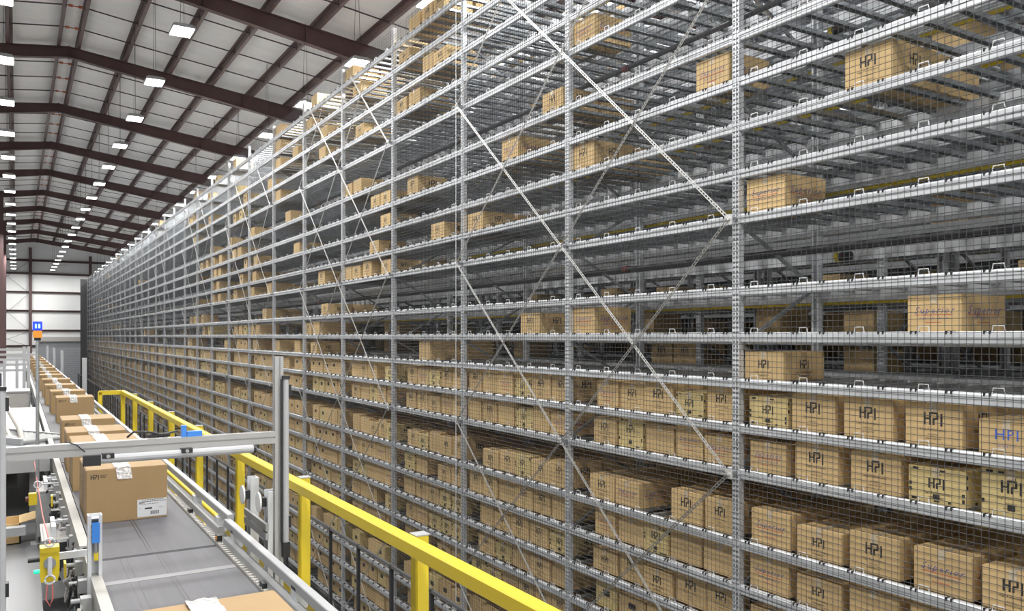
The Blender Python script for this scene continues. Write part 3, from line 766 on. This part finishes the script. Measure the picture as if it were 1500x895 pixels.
# galvanised strut with a blue sensor at the conveyor's near side
st = thing('sensor_post', 'short galvanised channel post with a blue sensor beside the belt', 'post', (.372, 5.12, DECK))
m = MB(); hs = 2.03 - 1.0
m.box(-.036, .036, .03, .036, 0, hs); m.box(-.036, -.030, -.03, .03, 0, hs); m.box(.030, .036, -.03, .03, 0, hs); m.box(-.036, -.018, -.032, -.028, 0, hs); m.box(.018, .036, -.032, -.028, 0, hs)
for z in (hs - .02,): m.box(-.034, .034, -.03, .03, z, z + .004)
part('channel', m, M['galv'], st)
bs = part('sensor', MB().box(-.016, .022, -.05, -.02, hs - .15, hs - .04), M['blue'], st)
part('connector', MB().tube([(.004, -.035, hs - .15), (.004, -.035, hs - .21)], .009, 8), M['galv_dark'], bs); part('sensor_label', MB().box(-.006, .016, -.041, -.030, hs - .25, hs - .205), M['yellow'], bs)
for z in (.06, .09, .12): part('sensor_hole', MB().tube([(-.018, -.035, hs - z), (-.0161, -.035, hs - z)], .008, 8), M['navy'], bs)

# cartons riding on the belt
def belt_carton(x0, x1, y, d, h, label, detail=False, rz=0):
    w_ = x1 - x0; e = .006
    b = MB(); b.ext([(-w_/2 + e, 0), (w_/2 - e, 0), (w_/2, e), (w_/2, d - e), (w_/2 - e, d), (-w_/2 + e, d), (-w_/2, d - e), (-w_/2, e)], 'z', 0, h - .004)
    b.box(-w_/2 + e, -.002, e, d - e, h - .005, h + .001); b.box(.002, w_/2 - e, e, d - e, h - .005, h)
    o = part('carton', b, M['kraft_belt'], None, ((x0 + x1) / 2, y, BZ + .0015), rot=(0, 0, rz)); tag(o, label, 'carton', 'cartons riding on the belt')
    rr = random.Random(int(y * 100)); t = MB(); n = 14; V = []; F = []
    for i in range(n + 1):
        for j in range(6):
            V.append((-.052 + .104 * j / 5 + (rr.random() - .5) * .008 - .03, -.002 + (d + .004) * i / n, h + .0035 + rr.random() * .010))
    for i in range(n):
        for j in range(5): F.append((i * 6 + j, i * 6 + j + 1, (i + 1) * 6 + j + 1, (i + 1) * 6 + j))
    base = len(V)
    for i in range(4):
        for j in range(6): V.append((-.05 + .10 * j / 5 - .03 + i * .004, -.0025 - rr.random() * .005, h + .004 - .028 * i))
    for i in range(3):
        for j in range(5): F.append((base + i * 6 + j, base + i * 6 + j + 1, base + (i + 1) * 6 + j + 1, base + (i + 1) * 6 + j))
    t.add(V, F); part('crumpled_tape', t, M['tape_shiny'], o)
    p = MB(); s = .034
    for mk, (V, F) in [('ink', xf(LOGO, s, -w_/2 + .055, h - .052)), ('ink', rect(-w_/2 + .09, -w_/2 + .135, h - .043, h - .040)), ('ink', rect(-w_/2 + .09, -w_/2 + .125, h - .051, h - .048)), ('ink', rect(-w_/2 + .09, -w_/2 + .13, h - .059, h - .056))]:
        p.add([(u, -.0012, v) for u, v in V], F)
    for k in range(5): p.add([(-w_/2 - .0012, d * .45 + a * .02, h * (.78 - k * .13) + c * .018) for a, c in ((-1, -1), (1, -1), (1, 1), (-1, 1))], [(0, 1, 2, 3)])
    part('lettering', p, M['ink'], o)
    if detail:
        lab = part('shipping_label', MB().box(w_/2 - .205, w_/2 - .004, -.0018, -.0005, .012, .142), M['paper'], o)
        q_ = MB()
        def bar(u0, u1, v0, v1): q_.add([(w_/2 - .205 + u0, -.0026, .012 + v0), (w_/2 - .205 + u1, -.0026, .012 + v0), (w_/2 - .205 + u1, -.0026, .012 + v1), (w_/2 - .205 + u0, -.0026, .012 + v1)], [(0, 1, 2, 3)])
        bar(.008, .195, .110, .114)
        for k in range(9): bar(.03 + k * .017, .03 + k * .017 + .012, .122, .127)
        for k in range(8): bar(.012 + k * .017, .012 + k * .017 + .011, .092, .096)
        bar(.012, .05, .101, .106); bar(.14, .18, .062, .064); bar(.05, .10, .055, .067); bar(.012, .02, .06, .064)
        for k in range(12): bar(.088 + k * .005, .088 + k * .005 + (.003 if k % 3 else .0015), .015, .042)
        part('label_lettering', q_, M['ink'], lab)
    return o
belt_carton(.365, .835, 2.42, .70, .385, 'front carton on the belt, only its taped lid edge in view')
belt_carton(.422, .962, 6.56, .72, .385, 'large carton on the belt with white shipping label and shiny tape', True)
seq = [(8.02, .41, .95, .66, .41), (9.20, .42, .96, .62, .385), (10.65, .44, .99, .62, .38), (14.4, .52, 1.04, .6, .39), (16.1, .50, 1.03, .62, .39), (18.3, .47, 1.0, .62, .385), (20.6, .47, 1.02, .6, .39), (23.2, .45, .98, .6, .385),
       (25.6, .46, 1.0, .6, .37), (28.2, .45, 1.0, .6, .39), (31, .45, 1.0, .62, .39), (34.5, .45, 1.0, .62, .385), (37.8, .46, 1.0, .62, .39), (41.2, .45, 1.0, .62, .38), (45, .46, 1.0, .62, .39)]
for k, (y, x0, x1, d, h) in enumerate(seq): belt_carton(x0, x1, y, d, h, f'taped brown carton on the belt, {NUM[k + 1]} behind the carton with white label', rz=(random.random() - .5) * .03)

# ------------------------------------------------------------------ aluminium gantry over the belt
GY = 4.95
ga = thing('scanner_gantry', 'aluminium profile gantry with light bars spanning the belt', 'gantry', (0, GY, DECK))
def slot(x0, x1, y0, y1):                    # profile with a slot in each face
    cx, cy = (x0 + x1) / 2, (y0 + y1) / 2; g, e = .006, .008
    return [(x0, y0), (cx - g, y0), (cx - g, y0 + e), (cx + g, y0 + e), (cx + g, y0), (x1, y0), (x1, cy - g), (x1 - e, cy - g), (x1 - e, cy + g), (x1, cy + g), (x1, y1),
            (cx + g, y1), (cx + g, y1 - e), (cx - g, y1 - e), (cx - g, y1), (x0, y1), (x0, cy + g), (x0 + e, cy + g), (x0 + e, cy - g), (x0, cy - g)]
part('upright', MB().ext(slot(1.325, 1.375, -.025, .025), 'z', 0, 2.03 - .125), M['alu'], ga)
part('upright', MB().ext(slot(-.125, -.075, -.025, .025), 'z', 0, 2.03 - .12), M['alu'], ga)
part('crossbar', MB().ext([(a, b) for a, b in slot(-.025, .025, 2.03 - .645, 2.03 - .575)], 'x', -.075, 1.325), M['alu'], ga)
lt = part('light_bar', MB().tube([(.38, -.045, 2.03 - .665), (1.19, -.045, 2.03 - .665)], .024, 12), M['white'], ga, smooth=False)
part('end_cap', MB().box(.30, .385, -.07, -.02, 2.03 - .695, 2.03 - .64), M['black'], lt); part('end_cap', MB().tube([(1.19, -.045, 2.03 - .665), (1.205, -.045, 2.03 - .665)], .025, 12), M['black'], lt)
for x in (.42, .82): part('clamp', MB().box(x - .03, x + .03, -.072, -.02, 2.03 - .66, 2.03 - .635), M['black'], lt); part('clamp_bolt', MB().tube([(x, -.08, 2.03 - .648), (x, -.07, 2.03 - .648)], .010, 8), M['alu'], lt)
for x, zt, zb2, sx in ((1.385, .26, 1.24, 1), (-.065, .28, 1.42, 1)):
    l2 = part('light_bar', MB().tube([(x, -.04, 2.03 - zt), (x, -.04, 2.03 - zb2)], .018, 12), M['white'], ga)
    part('end_cap', MB().box(x - .022, x + .02, -.062, -.02, 2.03 - zb2 - .09, 2.03 - zb2), M['black'], l2); part('end_cap', MB().box(x - .02, x + .02, -.06, -.02, 2.03 - zt, 2.03 - zt + .02), M['black'], l2)
    for z in (zt + .07, zb2 - .12): part('clamp', MB().box(x - .005, x + .03, -.05, -.0, 2.03 - z - .035, 2.03 - z + .035), M['black'], l2)
    part('black_trim', MB().box(x - .028, x - .019, -.045, -.027, 2.03 - zb2, 2.03 - zt), M['black'], l2)
cbm = MB(); cbm.tube([(.52, .0, 2.03 - .56), (.55, -.02, 2.03 - .53), (.62, -.01, 2.03 - .535), (.70, 0, 2.03 - .555), (.78, .0, 2.03 - .54)], .006, 6)
cbm.tube([(.22, -.02, 2.03 - .56), (.27, -.04, 2.03 - .58), (.31, -.05, 2.03 - .62)], .004, 5); cbm.tube([(-.065, -.03, 2.03 - 1.5), (-.075, -.04, 2.03 - 1.75), (-.055, -.04, .1)], .008, 6)
part('cable', cbm, M['black'], ga)
part('cable', MB().tube([(-.07, -.04, 2.03 - 1.5), (-.055, -.06, 2.03 - 1.62), (-.07, -.06, 2.03 - 1.85), (-.09, -.06, .05)], .007, 6), M['blue_wire'], ga)
part('plug', MB().tube([(.62, 0, 2.03 - .56), (.74, 0, 2.03 - .555)], .012, 6), M['black'], ga)
part('blue_sensor', MB().box(.80, .825, -.02, .02, 2.03 - .575, 2.03 - .51).box(.83, .91, -.02, .02, 2.03 - .575, 2.03 - .545), M['blue'], ga)
part('base_foot', MB().box(1.30, 1.40, -.05, .05, 0, .012).box(-.15, -.05, -.05, .05, 0, .012), M['alu'], ga)

# reflector stand behind the right upright
rf = thing('reflector_stand', 'grey bracket stand with two white round reflectors behind the gantry post', 'sensor stand', (1.475, 5.58, DECK))
part('upright', MB().ext([(-.03, -.05), (.03, -.05), (.03, .05), (-.03, .05), (-.03, .04), (.02, .04), (.02, -.04), (-.03, -.04)], 'z', 0, .98), M['galv'], rf, (0, .02, 0))
part('upright', MB().ext([(-.03, -.05), (.03, -.05), (.03, .05), (-.03, .05), (-.03, .04), (.02, .04), (.02, -.04), (-.03, -.04)], 'z', 0, 1.0), M['galv'], rf, (0, .50, 0))
for z in (.66, .72): part('cross_rail', MB().box(-.05, -.03, -.05, .56, z, z + .045), M['rail'], rf)
for y, z in ((.02, .905), (.48, .88)):
    d = part('reflector', MB().tube([(-.085, y, z), (-.075, y, z)], .068, 20), M['mirror'], rf); part('reflector_mount', MB().box(-.075, -.03, y - .02, y + .03, z - .03, z + .03), M['black'], d)

# ------------------------------------------------------------------ stack light on a pole
sl = thing('stack_light', 'signal light with blue and amber lenses on a slim pole', 'signal light', (.172, 9.25, DECK))
part('pole', MB().tube([(0, 0, 0), (0, 0, 2.03 - .03)], .017, 8), M['galv_dark'], sl)
part('lamp_base', MB().tube([(0, 0, 2.03 - .045), (0, 0, 2.03 - .015)], .030, 12), M['black'], sl)
part('amber_lens', MB().box(-.038, .038, -.038, .038, 2.03 - .018, 2.03 + .052), M['led_amber'], sl)
part('blue_lens', MB().box(-.040, .040, -.040, .040, 2.03 + .055, 2.03 + .14), M['led_blue'], sl)
part('lamp_figure', MB().box(-.022, -.008, -.043, -.040, 2.03 + .075, 2.03 + .115).box(.006, .022, -.043, -.040, 2.03 + .075, 2.03 + .115), mat('pale_lit_figure', (.25, .75, 1), .3, emit=2.5), sl)
part('foot_plate', MB().box(-.06, .06, -.06, .06, 0, .012), M['galv'], sl)

# ------------------------------------------------------------------ emergency stop switch with pull cord
es = thing('pull_cord_switch', 'yellow pull-cord emergency switch with red cord and green lamp', 'emergency switch', (.163, 5.45, DECK + .20))
part('switch_body', MB().ext([(-.045, -.11), (.04, -.11), (.05, -.06), (.05, .09), (-.05, .09), (-.05, -.06)], 'y', 0, .09).box(-.045, .045, -.01, 0, .06, .09), M['yellow'], es, (0, 0, zb_(1.52)))
for z in (-.09, .125):
    part('eye_bolt', MB().tube([(.025 * math.cos(a * math.pi / 6), -.03, z + .025 * math.sin(a * math.pi / 6)) for a in range(12)], .006, 5, closed=True), M['galv'], es, (0, 0, zb_(1.52)))
part('shackle', MB().tube([(0, -.03, -.065), (0, -.03, .04)], .012, 8), M['galv'], es, (0, 0, zb_(1.52)))
part('rotor', MB().tube([(0, -.02, 0), (0, .0, 0)], .032, 14), M['galv_dark'], es, (0, 0, zb_(1.52)))
part('reset_knob', MB().tube([(-.11, .03, 0), (-.05, .03, 0)], .014, 8), M['black'], es, (0, 0, zb_(1.50)))
part('signal_lamp', MB().tube([(-.080, .03, 0), (-.05, .03, 0)], .012, 10), M['led_green'], es, (0, 0, zb_(1.57)))
part('cord', MB().tube([(0, -.03, zb_(1.40)), (-.004, 1.3, zb_(1.50)), (.0, 3.3, zb_(1.58)), (.0, 6, zb_(1.58))], .004, 5).tube([(-.012, -.03, zb_(1.63)), (-.02, -.035, zb_(1.72)), (0, -.04, zb_(1.76)), (.014, -.035, zb_(1.72)), (.012, -.03, zb_(1.63))], .004, 5), M['red_wire'], es)
part('mounting_arm', MB().box(-.01, .20, .09, .11, zb_(1.53), zb_(1.49)), M['galv'], es)
part('guide_ring', MB().tube([(.03 * math.cos(a * math.pi / 6), 3.3, zb_(1.58) + .03 * math.sin(a * math.pi / 6)) for a in range(12)], .007, 5, closed=True).tube([(.03, 3.3, zb_(1.58)), (.17, 3.3, zb_(1.58))], .007, 5), M['galv'], es)
e2 = thing('stop_button', 'small yellow box with red emergency button on the far control box', 'emergency button', (.145, 9.1, EYE - 1.62))
part('button_box', MB().box(-.05, .02, -.05, .02, 0, .11), M['yellow'], e2); part('button', MB().tube([(-.075, -.015, .055), (-.05, -.015, .055)], .024, 12), M['red'], e2)

# ------------------------------------------------------------------ left side: merging conveyor, machine frame, cabinet, floor carton
mg = thing('merge_conveyor', 'white side conveyor table with roller strip joining from the left', 'conveyor', (-.55, 14, DECK))
part('bed', MB().box(-1.6, .86, -3.6, 4.2, .60, .66), M['bed'], mg)
part('bed_edge', MB().box(-1.6, .86, -3.65, -3.6, .54, .68), M['rail'], mg)
a0, a1 = Vector((-.9, .9, .70)), Vector((.86, -2.0, .70)); dv = (a1 - a0).normalized(); nv_ = Vector((-dv.y, dv.x, 0))
m = MB()
for s in (-.30, .30): m.beam(a0 + nv_ * s, a1 + nv_ * s, .03, .09, (0, 0, 1))
part('roller_frame', m, M['rail'], mg)
for k in range(26):
    c = a0 + (a1 - a0) * (k + .5) / 26; part('roller', MB().tube([c - nv_ * .28, c + nv_ * .28], .032, 8), M['ctl'], mg)
for x in (-1.3, .7):
    for y in (-3.3, 0, 3.8): part('leg', MB().box(x - .03, x + .03, y - .03, y + .03, 0, .60), M['rail'], mg)
part('drive_unit', MB().box(-.25, .55, -3.4, -2.9, .35, .55), M['black'], mg)
part('drive_unit', MB().box(.0, .45, -3.55, -3.35, .42, .56).box(-.6, -.2, -3.5, -3.3, .40, .55), M['navy'], mg)
part('warning_tag', MB().box(.10, .16, -3.57, -3.555, .40, .52), M['yellow'], mg)
part('guard_tube', MB().tube([(-1.5, 2.6, 1.02), (.05, 2.6, 1.02), (.25, 2.4, 1.0), (.36, 1.9, .95), (.58, -1.4, .80), (.62, -2.0, .66)], .035, 8), M['beige'], mg, smooth=True)
part('guard_tube', MB().tube([(-1.5, 2.5, .88), (-.05, 2.5, .88), (.13, 2.3, .86), (.24, 1.8, .82), (.46, -1.3, .72), (.5, -1.8, .66)], .03, 8), M['beige'], mg, smooth=True)
m = MB(); m.box(-1.6, .62, -4.9, -4.8, .12, .20); part('base_beam', m, M['rail'], mg)
cab = thing('machine_cabinet', 'low grey two-panel cabinet behind the white side conveyor', 'cabinet', (-.30, 19.4, DECK))
part('body', MB().box(-1.2, .50, 0, .9, 0, .88), M['ctl_top'], cab); part('top', MB().box(-1.23, .53, -.03, .93, .88, .91), M['white'], cab)
for z in (.08, .50): part('panel', MB().box(-1.15, .46, -.015, 0, z, z + .36), M['ctl_top'], cab)
mf = thing('machine_frame', 'white machine frame with dark panels standing far behind the cabinet', 'machine', (-.1, 25, DECK))  # frame of an unidentified machine
for x in (-1.2, -.18, .10, .26, .36): part('frame_post', MB().box(x - .035, x + .035, -.05, .05, 0, 1.75 if x > .2 else 1.4), M['white'], mf)
for z in (1.25, 1.38, 1.1): part('frame_beam', MB().box(-3, .4, -.04, .04, z, z + .06), M['white'], mf)
part('dark_panel', MB().box(-.95, -.24, .0, .04, .35, 1.06), M['navy'], mf); part('lower_panel', MB().box(-.9, -.3, -.05, 0, .62, .9), mat('blue_grey_panel', (.10, .12, .19), .4), mf)
part('beam_top', MB().box(-3, .5, .6, .7, 1.5, 1.56).box(-3, .4, 1.6, 1.7, 1.62, 1.68), M['alu'], mf)
fc = thing('open_carton', 'open brown carton lying on the deck left of the conveyor', 'carton', (-.17, 9.3, DECK))
m = MB(); m.box(-.22, .20, 0, .012, 0, .20); m.box(-.22, .20, .40, .412, 0, .20); m.box(-.22, -.208, 0, .412, 0, .2); m.box(.188, .20, 0, .412, 0, .2); m.box(-.22, .2, 0, .412, 0, .012)
part('walls', m, M['kraft'], fc)
part('flap', MB().add([], []) or MB().box(0, .22, .0, .40, 0, .006), M['kraft'], fc, (.19, 0, .2), rot=(0, math.radians(-12), 0)); part('flap', MB().box(-.20, 0, .0, .40, 0, .006), M['kraft'], fc, (-.21, 0, .2), rot=(0, math.radians(25), 0))
# white posts beyond the end of the railing
for k, (X, y) in enumerate(((1.6, 25.5), (1.6, 38.7), (1.6, 47), (1.6, 57.6))):
    t = thing('guard_post', f'white guard post on the far deck edge, {NUM[k + 1]} nearest', 'post', (X, y, DECK), 'white posts on the far deck edge')
    part('shaft', MB().box(-.055, .055, -.055, .055, 0, 1.42), M['white'], t); part('foot', MB().box(-.15, .15, -.15, .15, 0, .02), M['white'], t)
